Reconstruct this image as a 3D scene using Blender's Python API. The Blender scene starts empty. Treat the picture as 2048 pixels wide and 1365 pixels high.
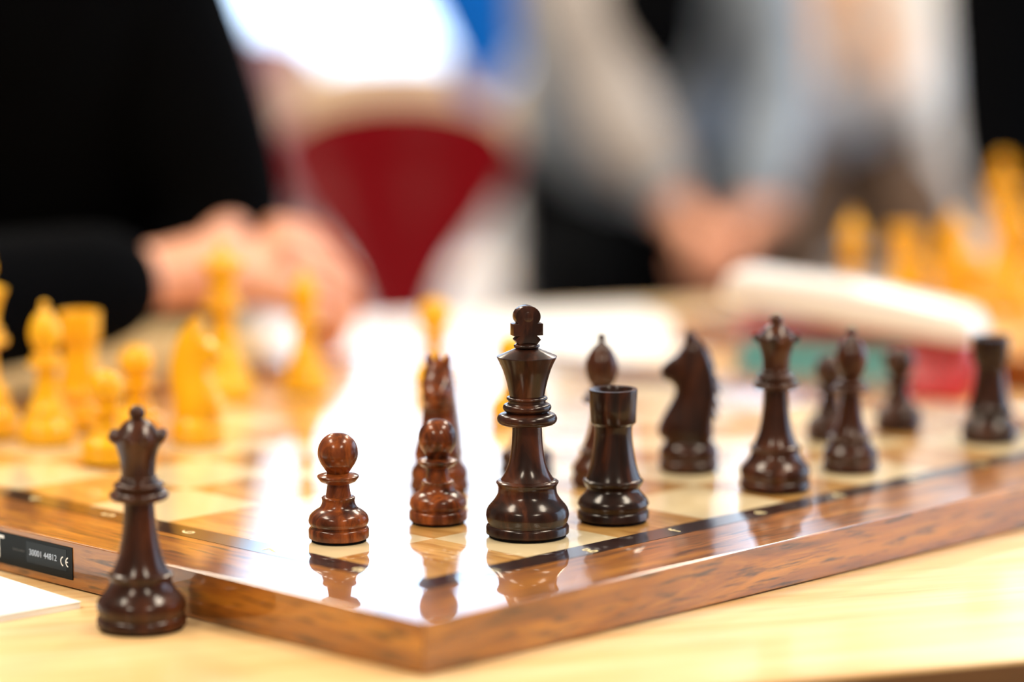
import bpy, bmesh, math, random
from mathutils import Vector, Matrix
random.seed(7)
PI = math.pi
C = bpy.context.scene.collection
SC = bpy.context.scene

# ------------------------------------------------------------------ layout: world axes = room axes (x right, y away, z up)
S = 0.055                      # side of one chess square
TH = PI / 2 - 0.78427237       # the board is turned about 45 degrees in the room
TABLE = 0.74                   # table top height
BT = TABLE + 0.3712 * S        # upper face of the chess board
FW, LW = 0.99876, 0.26164      # frame and inlay width in squares
ct, st = math.cos(TH), math.sin(TH)
def B(u, v, z=0.0, ref=BT):    # board squares -> world metres
    return Vector(((u * ct - v * st) * S, (u * st + v * ct) * S, ref + z * S))
def T(u, v, z=0.0):
    return B(u, v, z, TABLE)

# ------------------------------------------------------------------ camera
f_px = 5940.01
cam = bpy.data.cameras.new('camera'); co = bpy.data.objects.new('camera', cam); C.objects.link(co)
cam.sensor_width = 36.0; cam.lens = f_px * 36 / 2048
co.location = B(-14.38552, -15.21056, 4.5915)
pitch, roll = -0.13637941, -0.00492171
co.rotation_euler = (Matrix.Rotation(PI / 2 + pitch, 3, 'X') @ Matrix.Rotation(-roll * -1, 3, 'Z')).to_euler()
cam.dof.use_dof = True
cam.dof.focus_distance = 22.62 * S
cam.dof.aperture_fstop = 2.45
cam.dof.aperture_blades = 0
cam.clip_start = 0.05; cam.clip_end = 100
SC.camera = co

# ------------------------------------------------------------------ world, lights, exposure
SC.view_settings.view_transform = 'Standard'; SC.view_settings.look = 'None'
SC.view_settings.gamma = 1; SC.view_settings.use_curve_mapping = False
SC.view_settings.exposure = 0.0
SC.cycles.max_bounces = 8; SC.cycles.diffuse_bounces = 4; SC.cycles.glossy_bounces = 4
SC.cycles.sample_clamp_indirect = 6
W = bpy.data.worlds.new('world'); SC.world = W; W.use_nodes = True
bgn = W.node_tree.nodes['Background']; bgn.inputs[0].default_value = (0.64, 0.79, 1.0, 1); bgn.inputs[1].default_value = 5.2

def area(name, loc, size, power, col, rot=(0, 0, 0), spread=None):
    l = bpy.data.lights.new(name, 'AREA'); l.shape = 'RECTANGLE'; l.size, l.size_y = size
    l.energy = power; l.color = col
    if spread: l.spread = spread
    o = bpy.data.objects.new(name, l); C.objects.link(o); o.location = loc; o.rotation_euler = rot
    return o
CEIL = 3.3
PANELS = [(x, y) for x in (-1.5, 1.5) for y in (-2.6, 0.0, 2.6, 5.4)]
PANEL_W = 68
for x, y in PANELS:
    area('ceiling_lamp', (x, y, CEIL - 0.075), (0.56, 1.16), PANEL_W, (1.0, 0.86, 0.68))

# ------------------------------------------------------------------ materials
def mat(name, col, rough=0.5, coat=0.0, coat_rough=0.05, metal=0.0, spec=0.5, emis=None, es=1.0):
    m = bpy.data.materials.new(name); m.use_nodes = True
    p = m.node_tree.nodes['Principled BSDF']
    p.inputs['Base Color'].default_value = (*col, 1); p.inputs['Roughness'].default_value = rough
    p.inputs['Coat Weight'].default_value = coat; p.inputs['Coat Roughness'].default_value = coat_rough
    p.inputs['Coat IOR'].default_value = 1.7 if coat >= 0.9 else 1.5; p.inputs['Metallic'].default_value = metal; p.inputs['Specular IOR Level'].default_value = spec
    if emis: p.inputs['Emission Color'].default_value = (*emis, 1); p.inputs['Emission Strength'].default_value = es
    return m
def wood(name, cols, scale=(1, 1, 1), freq=20, rough=0.4, coat=0.0, coat_rough=0.03, distort=1.5, vary=True, streak=None, bump=0.0, streak_amt=0.6, det=6, spec=0.5, use_loc=True, streak_freq=4.0):
    """wood in object coordinates; scale stretches the noise along the grain"""
    m = mat(name, cols[0], rough, coat, coat_rough, spec=spec); nt = m.node_tree; N = nt.nodes; L = nt.links
    p = N['Principled BSDF']
    tc = N.new('ShaderNodeTexCoord'); src = tc.outputs['Object']
    if use_loc:
        oi = N.new('ShaderNodeObjectInfo'); sc = N.new('ShaderNodeVectorMath'); sc.operation = 'SCALE'; sc.inputs['Scale'].default_value = 3.7
        L.new(oi.outputs['Location'], sc.inputs[0])
        ad = N.new('ShaderNodeVectorMath'); ad.operation = 'ADD'; L.new(src, ad.inputs[0]); L.new(sc.outputs[0], ad.inputs[1]); src = ad.outputs[0]
    mp = N.new('ShaderNodeMapping'); mp.inputs['Scale'].default_value = scale; L.new(src, mp.inputs['Vector'])
    n1 = N.new('ShaderNodeTexNoise'); n1.inputs['Scale'].default_value = freq; n1.inputs['Detail'].default_value = det; n1.inputs['Distortion'].default_value = distort
    n1.inputs['Roughness'].default_value = 0.62
    L.new(mp.outputs[0], n1.inputs['Vector'])
    r = N.new('ShaderNodeValToRGB'); cr = r.color_ramp
    k = len(cols); lo, hi = 0.30, 0.70
    cr.elements[0].position = lo; cr.elements[0].color = (*cols[0], 1)
    cr.elements[1].position = hi; cr.elements[1].color = (*cols[-1], 1)
    for i in range(1, k - 1):
        e = cr.elements.new(lo + (hi - lo) * i / (k - 1)); e.color = (*cols[i], 1)
    L.new(n1.outputs['Fac'], r.inputs[0]); out = r.outputs[0]
    if streak:
        n2 = N.new('ShaderNodeTexNoise'); n2.inputs['Scale'].default_value = freq * streak_freq; n2.inputs['Detail'].default_value = 4
        L.new(mp.outputs[0], n2.inputs['Vector'])
        r2 = N.new('ShaderNodeValToRGB'); r2.color_ramp.elements[0].position = 0.52; r2.color_ramp.elements[1].position = 0.68
        r2.color_ramp.elements[0].color = (0, 0, 0, 1); r2.color_ramp.elements[1].color = (streak_amt,) * 3 + (1,)
        L.new(n2.outputs['Fac'], r2.inputs[0])
        mx = N.new('ShaderNodeMix'); mx.data_type = 'RGBA'; L.new(r2.outputs[0], mx.inputs[0]); L.new(out, mx.inputs[6]); mx.inputs[7].default_value = (*streak, 1)
        out = mx.outputs[2]
    L.new(out, p.inputs['Base Color'])
    if bump:
        b = N.new('ShaderNodeBump'); b.inputs['Strength'].default_value = bump; b.inputs['Distance'].default_value = 0.0005
        L.new(n1.outputs['Fac'], b.inputs['Height']); L.new(b.outputs[0], p.inputs['Normal'])
    return m
def cloth(name, col, col2=None, rough=0.9, freq=60):
    m = mat(name, col, rough, spec=0.03 if max(col) < .03 else .2); nt = m.node_tree; N = nt.nodes; L = nt.links; p = N['Principled BSDF']
    tc = N.new('ShaderNodeTexCoord'); n = N.new('ShaderNodeTexNoise'); n.inputs['Scale'].default_value = freq; n.inputs['Detail'].default_value = 4
    L.new(tc.outputs['Object'], n.inputs['Vector'])
    r = N.new('ShaderNodeValToRGB'); r.color_ramp.elements[0].position = 0.35; r.color_ramp.elements[1].position = 0.65
    r.color_ramp.elements[0].color = (*[c * 0.8 for c in col], 1); r.color_ramp.elements[1].color = (*(col2 or col), 1)
    L.new(n.outputs['Fac'], r.inputs[0]); L.new(r.outputs[0], p.inputs['Base Color'])
    b = N.new('ShaderNodeBump'); b.inputs['Strength'].default_value = 0.25; b.inputs['Distance'].default_value = 0.002
    L.new(n.outputs['Fac'], b.inputs['Height']); L.new(b.outputs[0], p.inputs['Normal'])
    return m

# turned wood of the dark and pale pieces
ROSE_RED = wood('rosewood_red', [(0.015, 0.004, 0.002), (0.12, 0.027, 0.006), (0.34, 0.085, 0.014)], (1, 1, 0.35), 62, rough=0.5, coat=0.6, coat_rough=0.17, spec=0.08, distort=2.2, streak=(0.012, 0.003, 0.002), streak_amt=0.7, streak_freq=2.5)
ROSE_DARK = wood('rosewood_dark', [(0.005, 0.002, 0.001), (0.020, 0.006, 0.003), (0.085, 0.024, 0.009)], (1, 1, 0.25), 60, rough=0.5, coat=0.6, coat_rough=0.17, spec=0.08, streak=(0.006, 0.003, 0.002), streak_freq=3)
ROSE_BROWN = wood('rosewood_brown', [(0.010, 0.003, 0.0015), (0.040, 0.011, 0.004), (0.10, 0.028, 0.009)], (1, 1, 0.25), 50, rough=0.5, coat=0.6, coat_rough=0.17, spec=0.08, streak=(0.01, 0.003, 0.002), streak_freq=3)
BOX = wood('boxwood', [(0.72, 0.34, 0.004), (0.86, 0.45, 0.008), (0.92, 0.53, 0.02)], (1, 1, 0.2), 40, rough=0.5, coat=0.6, coat_rough=0.17, spec=0.08, distort=0.8)
FELT = mat('black_felt', (0.004, 0.004, 0.005), 0.95, spec=0.1)
# board
SQ_D = wood('walnut_square_veneer', [(0.40, 0.17, 0.035), (0.62, 0.33, 0.09), (0.80, 0.48, 0.17)], (9, 1, 1), 9, rough=0.35, coat=1.0, coat_rough=0.025, distort=0.6, streak=(0.30, 0.11, 0.02), streak_amt=0.7)
SQ_L = wood('maple_square_veneer', [(0.88, 0.70, 0.40), (0.93, 0.78, 0.50)], (6, 1, 1), 7, rough=0.35, coat=1.0, coat_rough=0.025, distort=0.4)
WAL_X = wood('walnut_frame_grain_x', [(0.09, 0.024, 0.003), (0.33, 0.11, 0.011), (0.60, 0.25, 0.022)], (1, 10, 10), 7, rough=0.38, coat=0.9, coat_rough=0.03, distort=1.0, streak=(0.025, 0.008, 0.003), streak_amt=0.9, use_loc=False, streak_freq=6)
WAL_Y = wood('walnut_frame_grain_y', [(0.09, 0.024, 0.003), (0.33, 0.11, 0.011), (0.60, 0.25, 0.022)], (10, 1, 10), 7, rough=0.38, coat=0.9, coat_rough=0.03, distort=1.0, streak=(0.025, 0.008, 0.003), streak_amt=0.9, use_loc=False, streak_freq=6)
WENGE = mat('dark_inlay', (0.018, 0.005, 0.006), 0.3, coat=1.0, coat_rough=0.02)
GOLD = mat('pale_gold_print', (0.80, 0.68, 0.38), 0.45)
OAK = wood('pale_oak_table', [(0.74, 0.43, 0.15), (0.87, 0.61, 0.30), (0.93, 0.73, 0.45)], (1, 14, 14), 3.0, rough=0.33, coat=0.25, coat_rough=0.2, distort=0.5, streak=(0.60, 0.33, 0.10), streak_amt=0.35, use_loc=False, streak_freq=5)
OAK_EDGE = wood('dark_table_edge', [(0.10, 0.045, 0.012), (0.18, 0.08, 0.02)], (1, 8, 8), 5, rough=0.5, use_loc=False)
STEEL = mat('grey_steel', (0.22, 0.23, 0.25), 0.5, metal=0.6)
PAPER = mat('white_paper', (0.86, 0.88, 0.90), 0.75)
PAPER_B = mat('bluish_paper', (0.74, 0.82, 0.88), 0.75)
INK = mat('grey_print', (0.25, 0.27, 0.30), 0.8)
PLATE = mat('black_plate', (0.004, 0.008, 0.012), 0.4, spec=0.15)
PLATE2 = mat('black_plate_window', (0.007, 0.013, 0.020), 0.25, spec=0.2)
WHITE = mat('white_print', (0.88, 0.90, 0.92), 0.6)
WHITEP = mat('white_plastic', (0.88, 0.86, 0.86), 0.35, coat=0.3)
REDP = mat('red_plastic', (0.45, 0.002, 0.012), 0.30, coat=0.4, coat_rough=0.1)
TEAL = mat('teal_display', (0.06, 0.26, 0.27), 0.25)
GREYP = mat('grey_plastic', (0.30, 0.29, 0.27), 0.5)
REDSH = mat('red_chair_shell', (0.17, 0.0, 0.004), 0.6, coat=0.10, coat_rough=0.2, spec=0.05)
BIRCH = wood('birch_plywood', [(0.90, 0.66, 0.42), (0.95, 0.78, 0.56)], (1, 1, 6), 8, rough=0.4, coat=0.3)
def skin_mat(name, a, b):
    m = mat(name, a, 0.5, spec=0.4); N = m.node_tree.nodes; L = m.node_tree.links; p = N['Principled BSDF']
    tc = N.new('ShaderNodeTexCoord'); n = N.new('ShaderNodeTexNoise'); n.inputs['Scale'].default_value = 24; n.inputs['Detail'].default_value = 5
    r = N.new('ShaderNodeValToRGB'); r.color_ramp.elements[0].position = 0.35; r.color_ramp.elements[1].position = 0.7
    r.color_ramp.elements[0].color = (*a, 1); r.color_ramp.elements[1].color = (*b, 1)
    L.new(tc.outputs['Object'], n.inputs['Vector']); L.new(n.outputs['Fac'], r.inputs[0]); L.new(r.outputs[0], p.inputs['Base Color'])
    p.inputs['Subsurface Weight'].default_value = 0.0
    return m
SKIN = skin_mat('skin', (0.72, 0.30, 0.18), (0.85, 0.45, 0.30))
SKIN2 = skin_mat('skin_tan', (0.78, 0.42, 0.22), (0.88, 0.55, 0.34))
BLACKC = cloth('black_knit', (0.0015, 0.0018, 0.0026))
NAVYC = cloth('navy_cloth', (0.010, 0.014, 0.03))
GREYC = cloth('blue_grey_wool', (0.22, 0.27, 0.34), (0.34, 0.39, 0.45), freq=14)
BEIGEC = cloth('beige_grey_cotton', (0.38, 0.35, 0.34), (0.43, 0.40, 0.39), freq=14)
WHITEC = cloth('white_cotton', (0.74, 0.75, 0.76), (0.80, 0.80, 0.80))
CREAMC = cloth('lavender_cotton', (0.62, 0.60, 0.68))
MAUVEC = cloth('mauve_cotton', (0.42, 0.26, 0.30), (0.5, 0.33, 0.36))
MAROON = cloth('maroon_cloth', (0.16, 0.02, 0.035))
BLUEC = cloth('bright_blue_cloth', (0.0, 0.13, 0.62), (0.0, 0.16, 0.70))
DENIM = cloth('dark_denim', (0.02, 0.03, 0.06))
HAIRD = mat('dark_hair', (0.01, 0.008, 0.006), 0.5)
HAIRB = mat('brown_hair', (0.09, 0.04, 0.015), 0.5)
EYEW = mat('eye_white', (0.8, 0.8, 0.8), 0.2); EYED = mat('iris', (0.03, 0.02, 0.01), 0.2)
LIP = mat('lips', (0.45, 0.12, 0.10), 0.5)
BROWNL = mat('brown_leather', (0.055, 0.032, 0.018), 0.45)

# ------------------------------------------------------------------ object helpers
def link(o, parent=None):
    C.objects.link(o)
    if parent is not None: o.parent = parent
    return o
def obj(name, bm, m=None, parent=None, sharp=35, smooth=True, loc=None, rot=None):
    me = bpy.data.meshes.new(name); bm.normal_update(); bm.to_mesh(me); bm.free()
    if smooth:
        for p in me.polygons: p.use_smooth = True
        me.set_sharp_from_angle(angle=math.radians(sharp))
    if m: 
        for mm in (m if isinstance(m, (list, tuple)) else [m]): me.materials.append(mm)
    o = bpy.data.objects.new(name, me)
    if loc is not None: o.location = loc
    if rot is not None: o.rotation_euler = rot
    return link(o, parent)
def tag(o, label=None, cat=None, group=None, kind=None):
    if label: o['label'] = label
    if cat: o['category'] = cat
    if group: o['group'] = group
    if kind: o['kind'] = kind
    return o
def empty(name, loc=(0, 0, 0), rz=0.0):
    o = bpy.data.objects.new(name, None); o.location = loc; o.rotation_euler = (0, 0, rz); o.empty_display_size = 0.02
    C.objects.link(o); return o
def copy_tree(o, parent=None):
    c = o.copy(); C.objects.link(c)
    if parent is not None: c.parent = parent
    for ch in list(o.children): copy_tree(ch, c)
    return c
def box(bm, x0, x1, y0, y1, z0, z1, M=None):
    vs = [bm.verts.new(Vector(c) if M is None else M @ Vector(c)) for c in ((x0, y0, z0), (x1, y0, z0), (x1, y1, z0), (x0, y1, z0), (x0, y0, z1), (x1, y0, z1), (x1, y1, z1), (x0, y1, z1))]
    for f in ((0, 3, 2, 1), (4, 5, 6, 7), (0, 1, 5, 4), (1, 2, 6, 5), (2, 3, 7, 6), (3, 0, 4, 7)): bm.faces.new([vs[i] for i in f])
    return vs
def bevel(bm, w, seg=2):
    bmesh.ops.bevel(bm, geom=list(bm.edges), offset=w, segments=seg, profile=0.5, affect='EDGES', clamp_overlap=True)
def bbox(x0, x1, y0, y1, z0, z1, bv=0.0, seg=2, M=None):
    bm = bmesh.new(); box(bm, x0, x1, y0, y1, z0, z1, M)
    if bv: bevel(bm, bv, seg)
    return bm
def prism(bm, pts, z0, z1):
    lo = [bm.verts.new((x, y, z0)) for x, y in pts]; hi = [bm.verts.new((x, y, z1)) for x, y in pts]
    bm.faces.new(lo[::-1]); bm.faces.new(hi); n = len(pts)
    for i in range(n): bm.faces.new((lo[i], lo[(i + 1) % n], hi[(i + 1) % n], hi[i]))
def lathe(bm, prof, seg=56, sx=1.0, sy=1.0, mm=0.001):
    rings = []
    for r, z in prof:
        if r < 1e-6: rings.append([bm.verts.new((0, 0, z * mm))])
        else: rings.append([bm.verts.new((r * mm * sx * math.cos(2 * PI * i / seg), r * mm * sy * math.sin(2 * PI * i / seg), z * mm)) for i in range(seg)])
    if len(rings[0]) > 1: bm.faces.new(rings[0][::-1])
    if len(rings[-1]) > 1: bm.faces.new(rings[-1])
    for a, b in zip(rings, rings[1:]):
        for i in range(seg):
            j = (i + 1) % seg
            if len(a) == 1 and len(b) == 1: continue
            if len(a) == 1: bm.faces.new((a[0], b[j], b[i]))
            elif len(b) == 1: bm.faces.new((a[i], a[j], b[0]))
            else: bm.faces.new((a[i], a[j], b[j], b[i]))
def arc(cx, cz, rx, rz, a0, a1, n=8):
    return [(cx + rx * math.cos(math.radians(a0 + (a1 - a0) * i / n)), cz + rz * math.sin(math.radians(a0 + (a1 - a0) * i / n))) for i in range(n + 1)]
def smooth_curve(pts, n=4):
    """catmull-rom through the points"""
    out = []
    for i in range(len(pts) - 1):
        p0 = pts[max(i - 1, 0)]; p1 = pts[i]; p2 = pts[i + 1]; p3 = pts[min(i + 2, len(pts) - 1)]
        for k in range(n):
            t = k / n
            out.append(tuple(0.5 * ((2 * b) + (-a + c) * t + (2 * a - 5 * b + 4 * c - d) * t * t + (-a + 3 * b - 3 * c + d) * t ** 3) for a, b, c, d in zip(p0, p1, p2, p3)))
    out.append(tuple(pts[-1])); return out
def text_bm(s, size, extrude=0.0001):
    cu = bpy.data.curves.new('t', 'FONT'); cu.body = s; cu.size = size; cu.extrude = extrude; cu.align_x = 'CENTER'; cu.align_y = 'CENTER'; cu.resolution_u = 4
    o = bpy.data.objects.new('t', cu); C.objects.link(o); dg = bpy.context.evaluated_depsgraph_get()
    me = bpy.data.meshes.new_from_object(o.evaluated_get(dg)); bm = bmesh.new(); bm.from_mesh(me)
    bpy.data.objects.remove(o); bpy.data.curves.remove(cu); bpy.data.meshes.remove(me)
    return bm
def skin_bm(nodes, edges, root, sub=2, smooth_branch=0.3):
    """nodes: {name: (x,y,z, rx[, ry])}. returns the evaluated skin surface as a bmesh"""
    me = bpy.data.meshes.new('s'); names = list(nodes); idx = {n: i for i, n in enumerate(names)}
    me.from_pydata([nodes[n][:3] for n in names], [(idx[a], idx[b]) for a, b in edges], [])
    o = bpy.data.objects.new('s', me); C.objects.link(o)
    m = o.modifiers.new('k', 'SKIN'); m.use_smooth_shade = True; m.branch_smoothing = smooth_branch
    sv = me.skin_vertices[0].data if me.skin_vertices else None
    if sv is None:
        bpy.context.view_layer.objects.active = o; sv = me.skin_vertices[0].data
    for n in names:
        r = nodes[n][3:]; sv[idx[n]].radius = (r[0], r[1] if len(r) > 1 else r[0]); sv[idx[n]].use_root = (n == root)
    ss = o.modifiers.new('u', 'SUBSURF'); ss.levels = sub; ss.render_levels = sub
    dg = bpy.context.evaluated_depsgraph_get(); dg.update()
    m2 = bpy.data.meshes.new_from_object(o.evaluated_get(dg)); bm = bmesh.new(); bm.from_mesh(m2)
    bpy.data.objects.remove(o); bpy.data.meshes.remove(me); bpy.data.meshes.remove(m2)
    return bm
def merge(dst, src, M=None, mi=None):
    if M is not None: src.transform(M)
    if mi is not None:
        for f in src.faces: f.material_index = mi
    me = bpy.data.meshes.new('m'); src.to_mesh(me); src.free(); dst.from_mesh(me); bpy.data.meshes.remove(me)

# ================================================================== THE ROOM
RX0, RX1, RY0, RY1 = -4.2, 4.2, -4.0, 8.0
WALLM = mat('grey_wall_paint', (0.20, 0.19, 0.19), 0.85); CEILM = mat('grey_ceiling_paint', (0.22, 0.21, 0.20), 0.9)
WALLB = mat('cream_wall_paint', (0.74, 0.70, 0.66), 0.85)
FLOORM = wood('floor_boards', [(0.42, 0.36, 0.32), (0.52, 0.46, 0.42)], (1, 8, 1), 2, rough=0.35, use_loc=False)
FRAMEM = mat('white_window_frame', (0.75, 0.77, 0.80), 0.4)
def glass():
    m = bpy.data.materials.new('window_glass'); m.use_nodes = True; nt = m.node_tree; N = nt.nodes; N.clear()
    o = N.new('ShaderNodeOutputMaterial'); mx = N.new('ShaderNodeMixShader'); t = N.new('ShaderNodeBsdfTransparent'); g = N.new('ShaderNodeBsdfGlossy')
    t.inputs[0].default_value = (0.94, 0.98, 1.0, 1); g.inputs['Roughness'].default_value = 0.02; mx.inputs[0].default_value = 0.06
    nt.links.new(t.outputs[0], mx.inputs[1]); nt.links.new(g.outputs[0], mx.inputs[2]); nt.links.new(mx.outputs[0], o.inputs[0]); return m
GLASS = glass()
def struct(name, bm, m, parent=None):
    o = obj(name, bm, m, parent, smooth=False)
    if parent is None: o['kind'] = 'structure'
    return o
fl = empty('floor'); fl['kind'] = 'structure'
struct('subfloor', bbox(RX0 - 0.15, RX1 + 0.15, RY0 - 0.15, RY1 + 0.15, -0.12, -0.015), FLOORM, fl)
nb = 28
bw = (RX1 - RX0) / nb
pl = None
for i in range(nb):
    x0 = RX0 + i * bw
    if pl is None:
        pl = struct('floor_board', bbox(0.001, bw - 0.001, RY0, RY1, -0.015, 0.0), FLOORM, fl); me_b = pl.data; pl.location.x = x0
    else:
        o = bpy.data.objects.new('floor_board', me_b); o.location.x = x0; link(o, fl)
struct('ceiling', bbox(RX0 - 0.15, RX1 + 0.15, RY0 - 0.15, RY1 + 0.15, CEIL, CEIL + 0.12), CEILM)
struct('wall_left', bbox(RX0 - 0.15, RX0, RY0, RY1, 0, CEIL), WALLM)
struct('wall_front', bbox(RX0 - 0.15, RX1 + 0.15, RY0 - 0.15, RY0, 0, CEIL), WALLM)
def wall_with_holes(name, axis, pos, a0, a1, holes, z0, z1, th=0.15):
    bm = bmesh.new(); cur = a0
    def seg(p, q, lo, hi):
        if q - p < 1e-4 or hi - lo < 1e-4: return
        if axis == 'y': box(bm, p, q, pos, pos + th, lo, hi)
        else: box(bm, pos, pos + th, p, q, lo, hi)
    for h0, h1 in holes:
        seg(cur, h0, 0, CEIL); seg(h0, h1, 0, z0); seg(h0, h1, z1, CEIL); cur = h1
    seg(cur, a1, 0, CEIL)
    return struct(name, bm, WALLB if axis == 'y' else WALLM)
WZ0, WZ1 = 0.56, 3.02
BACK = [(-2.1, -1.02), (-0.90, 0.12), (0.22, 0.38), (0.72, 1.0), (1.42, 2.2)]
wall_with_holes('wall_back', 'y', RY1, RX0 - 0.15, RX1 + 0.15, BACK, WZ0, WZ1)
RIGHT = [(0.2, 1.95), (2.05, 3.8), (3.9, 5.65), (5.75, 7.5)]
wall_with_holes('wall_right', 'x', RX1, RY0, RY1, RIGHT, 0.4, 3.0)
wn = 0
def window(axis, pos, a0, a1, z0, z1):
    global wn; wn += 1
    w = empty('window_%d' % wn); w['kind'] = 'structure'
    def bb(p, q, lo, hi, d0, d1, name, m):
        struct(name, bbox(p, q, pos + d0, pos + d1, lo, hi) if axis == 'y' else bbox(pos + d0, pos + d1, p, q, lo, hi), m, w)
    t = 0.045
    bb(a0, a0 + t, z0, z1, 0.03, 0.10, 'frame_post', FRAMEM); bb(a1 - t, a1, z0, z1, 0.03, 0.10, 'frame_post', FRAMEM)
    bb(a0 + t, a1 - t, z0, z0 + t, 0.03, 0.10, 'frame_rail', FRAMEM); bb(a0 + t, a1 - t, z1 - t, z1, 0.03, 0.10, 'frame_rail', FRAMEM)
    zm = z0 + 0.72 * (z1 - z0)
    bb(a0 + t, a1 - t, zm - 0.02, zm + 0.02, 0.03, 0.10, 'glazing_bar', FRAMEM)
    bb(a0 + t, a1 - t, z0 + t, zm - 0.02, 0.06, 0.066, 'pane', GLASS); bb(a0 + t, a1 - t, zm + 0.02, z1 - t, 0.06, 0.066, 'pane', GLASS)
    # light portal for the renderer's sampling of daylight (real opening)
    l = bpy.data.lights.new('daylight_portal', 'AREA'); l.shape = 'RECTANGLE'; l.size = a1 - a0; l.size_y = z1 - z0; l.cycles.is_portal = True
    o = bpy.data.objects.new('daylight_portal', l); C.objects.link(o); c = (a0 + a1) / 2
    if axis == 'y': o.location = (c, pos + 0.2, (z0 + z1) / 2); o.rotation_euler = (-PI / 2, 0, 0)
    else: o.location = (pos + 0.2, c, (z0 + z1) / 2); o.rotation_euler = (PI / 2, 0, PI / 2)
for a, b in BACK: window('y', RY1, a, b, WZ0, WZ1)
for a, b in RIGHT: window('x', RX1, a, b, 0.4, 3.0)
struct('baseboard_left', bbox(RX0, RX0 + 0.015, RY0, RY1, 0, 0.08), FRAMEM)
struct('baseboard_right', bbox(RX1 - 0.015, RX1, RY0, RY1, 0, 0.08), FRAMEM)
# ceiling lamps: a housing round each lamp, part of the ceiling
ceil_o = [o for o in C.objects if o.name == 'ceiling'][0]; hm = bk = None
for x, y in PANELS:
    if hm is None:
        bm = bmesh.new()
        for a in ((-.31, -.285, -.61, .61), (.285, .31, -.61, .61), (-.285, .285, -.61, -.585), (-.285, .285, .585, .61)): box(bm, a[0], a[1], a[2], a[3], -0.07, 0.0)
        o = obj('lamp_housing', bm, FRAMEM, ceil_o, smooth=False, loc=(x, y, CEIL)); hm = o.data
    else:
        o = bpy.data.objects.new('lamp_housing', hm); o.location = (x, y, CEIL); link(o, ceil_o)

# ================================================================== THE TABLE
tdir = math.atan2(-0.456, 0.89) + TH     # direction of the long side in the room
nd, dd = Vector((0.456, 0.89)), Vector((0.89, -0.456))
tb = empty('long_table', (*T(0, 0).xy, TABLE), tdir)
N0, N1, D0, D1 = -2.2 * S, 17.2 * S, -21 * S, 33 * S
obj('tabletop', bbox(D0, D1, N0, N1, -0.022, 0.0, 0.0012), OAK, tb, sharp=12)
obj('edge_band', bbox(D0, D1, N0 - 0.0015, N0 - 0.0002, -0.026, -0.0015), OAK_EDGE, tb)
obj('apron', bbox(D0 + 0.05, D1 - 0.05, N0 + 0.05, N0 + 0.07, -0.085, -0.022), STEEL, tb)
obj('apron', bbox(D0 + 0.05, D1 - 0.05, N1 - 0.07, N1 - 0.05, -0.085, -0.022), STEEL, tb)
for x in (D0 + 0.08, D1 - 0.08):
    for y in (N0 + 0.08, N1 - 0.08):
        bm = bmesh.new(); lathe(bm, [(20, -740), (20, -730), (17, -725), (17, -22)], 20); bmesh.ops.translate(bm, vec=(x, y, 0), verts=bm.verts)
        obj('leg', bm, STEEL, tb)
tag(tb, 'long pale oak table carrying the chess boards', 'table')

# ================================================================== CHESS BOARDS
def make_board(label):
    r = empty('chess_board', (0, 0, BT), TH)
    t = 0.3712 * S; w = FW * S; s = LW * S; E8 = 8 * S
    obj('base_panel', bbox(-w + 0.003, E8 + w - 0.003, -w + 0.003, E8 + w - 0.003, -t, -0.0025), WENGE, r)
    def rail(name, m, a, b, z0, z1, bv):
        # four mitred pieces between inner offset b and outer offset a
        for k in range(4):
            q = [(-a, -a), (E8 + a, -a), (E8 + b, -b), (-b, -b)]
            c = E8 / 2; g = 0.00006
            pts = []
            for x, y in q:
                x -= c; y -= c
                y += g if y < -c - b + 1e-9 and False else 0
                for _ in range(k): x, y = -y, x
                pts.append((x + c, y + c))
            bm = bmesh.new(); prism(bm, pts, z0, z1)
            if bv: bevel(bm, bv, 2)
            obj(name, bm, m if not isinstance(m, tuple) else m[k % 2], r, sharp=12)
    rail('frame_rail', (WAL_X, WAL_Y), w, s, -t + 0.0006, 0, 0.0005)
    rail('inlay_strip', WENGE, s - 0.0002, 0.0001, -0.003, -0.00003, 0)
    md = ml = None
    for i in range(8):
        for j in range(8):
            dark = (i + j) % 2 == 0
            if dark and md: o = bpy.data.objects.new('dark_square', md); link(o, r)
            elif not dark and ml: o = bpy.data.objects.new('light_square', ml); link(o, r)
            else:
                o = obj('dark_square' if dark else 'light_square', bbox(0.00006, S - 0.00006, 0.00006, S - 0.00006, -0.003, -0.00002), SQ_D if dark else SQ_L, r, smooth=False)
                if dark: md = o.data
                else: ml = o.data
            o.location = (i * S, j * S, 0)
    return r
board = make_board('')
tag(board, 'glossy walnut-framed chess board in use, its corner towards the viewer', 'chess board')
for i in range(8):
    for s_, pos in ((('hgfedcba'[i]), ((i + .5) * S, -0.135 * S)), (('hgfedcba'[i]), ((i + .5) * S, (8 + .135) * S)), ((str(8 - i)), (-0.145 * S, (i + .56) * S)), ((str(8 - i)), ((8 + .135) * S, (i + .5) * S))):
        bm = text_bm(s_, 0.20 * S, 0.00003); obj('coordinate_mark', bm, GOLD, board, smooth=False, loc=(pos[0], pos[1], 0.00001))
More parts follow.
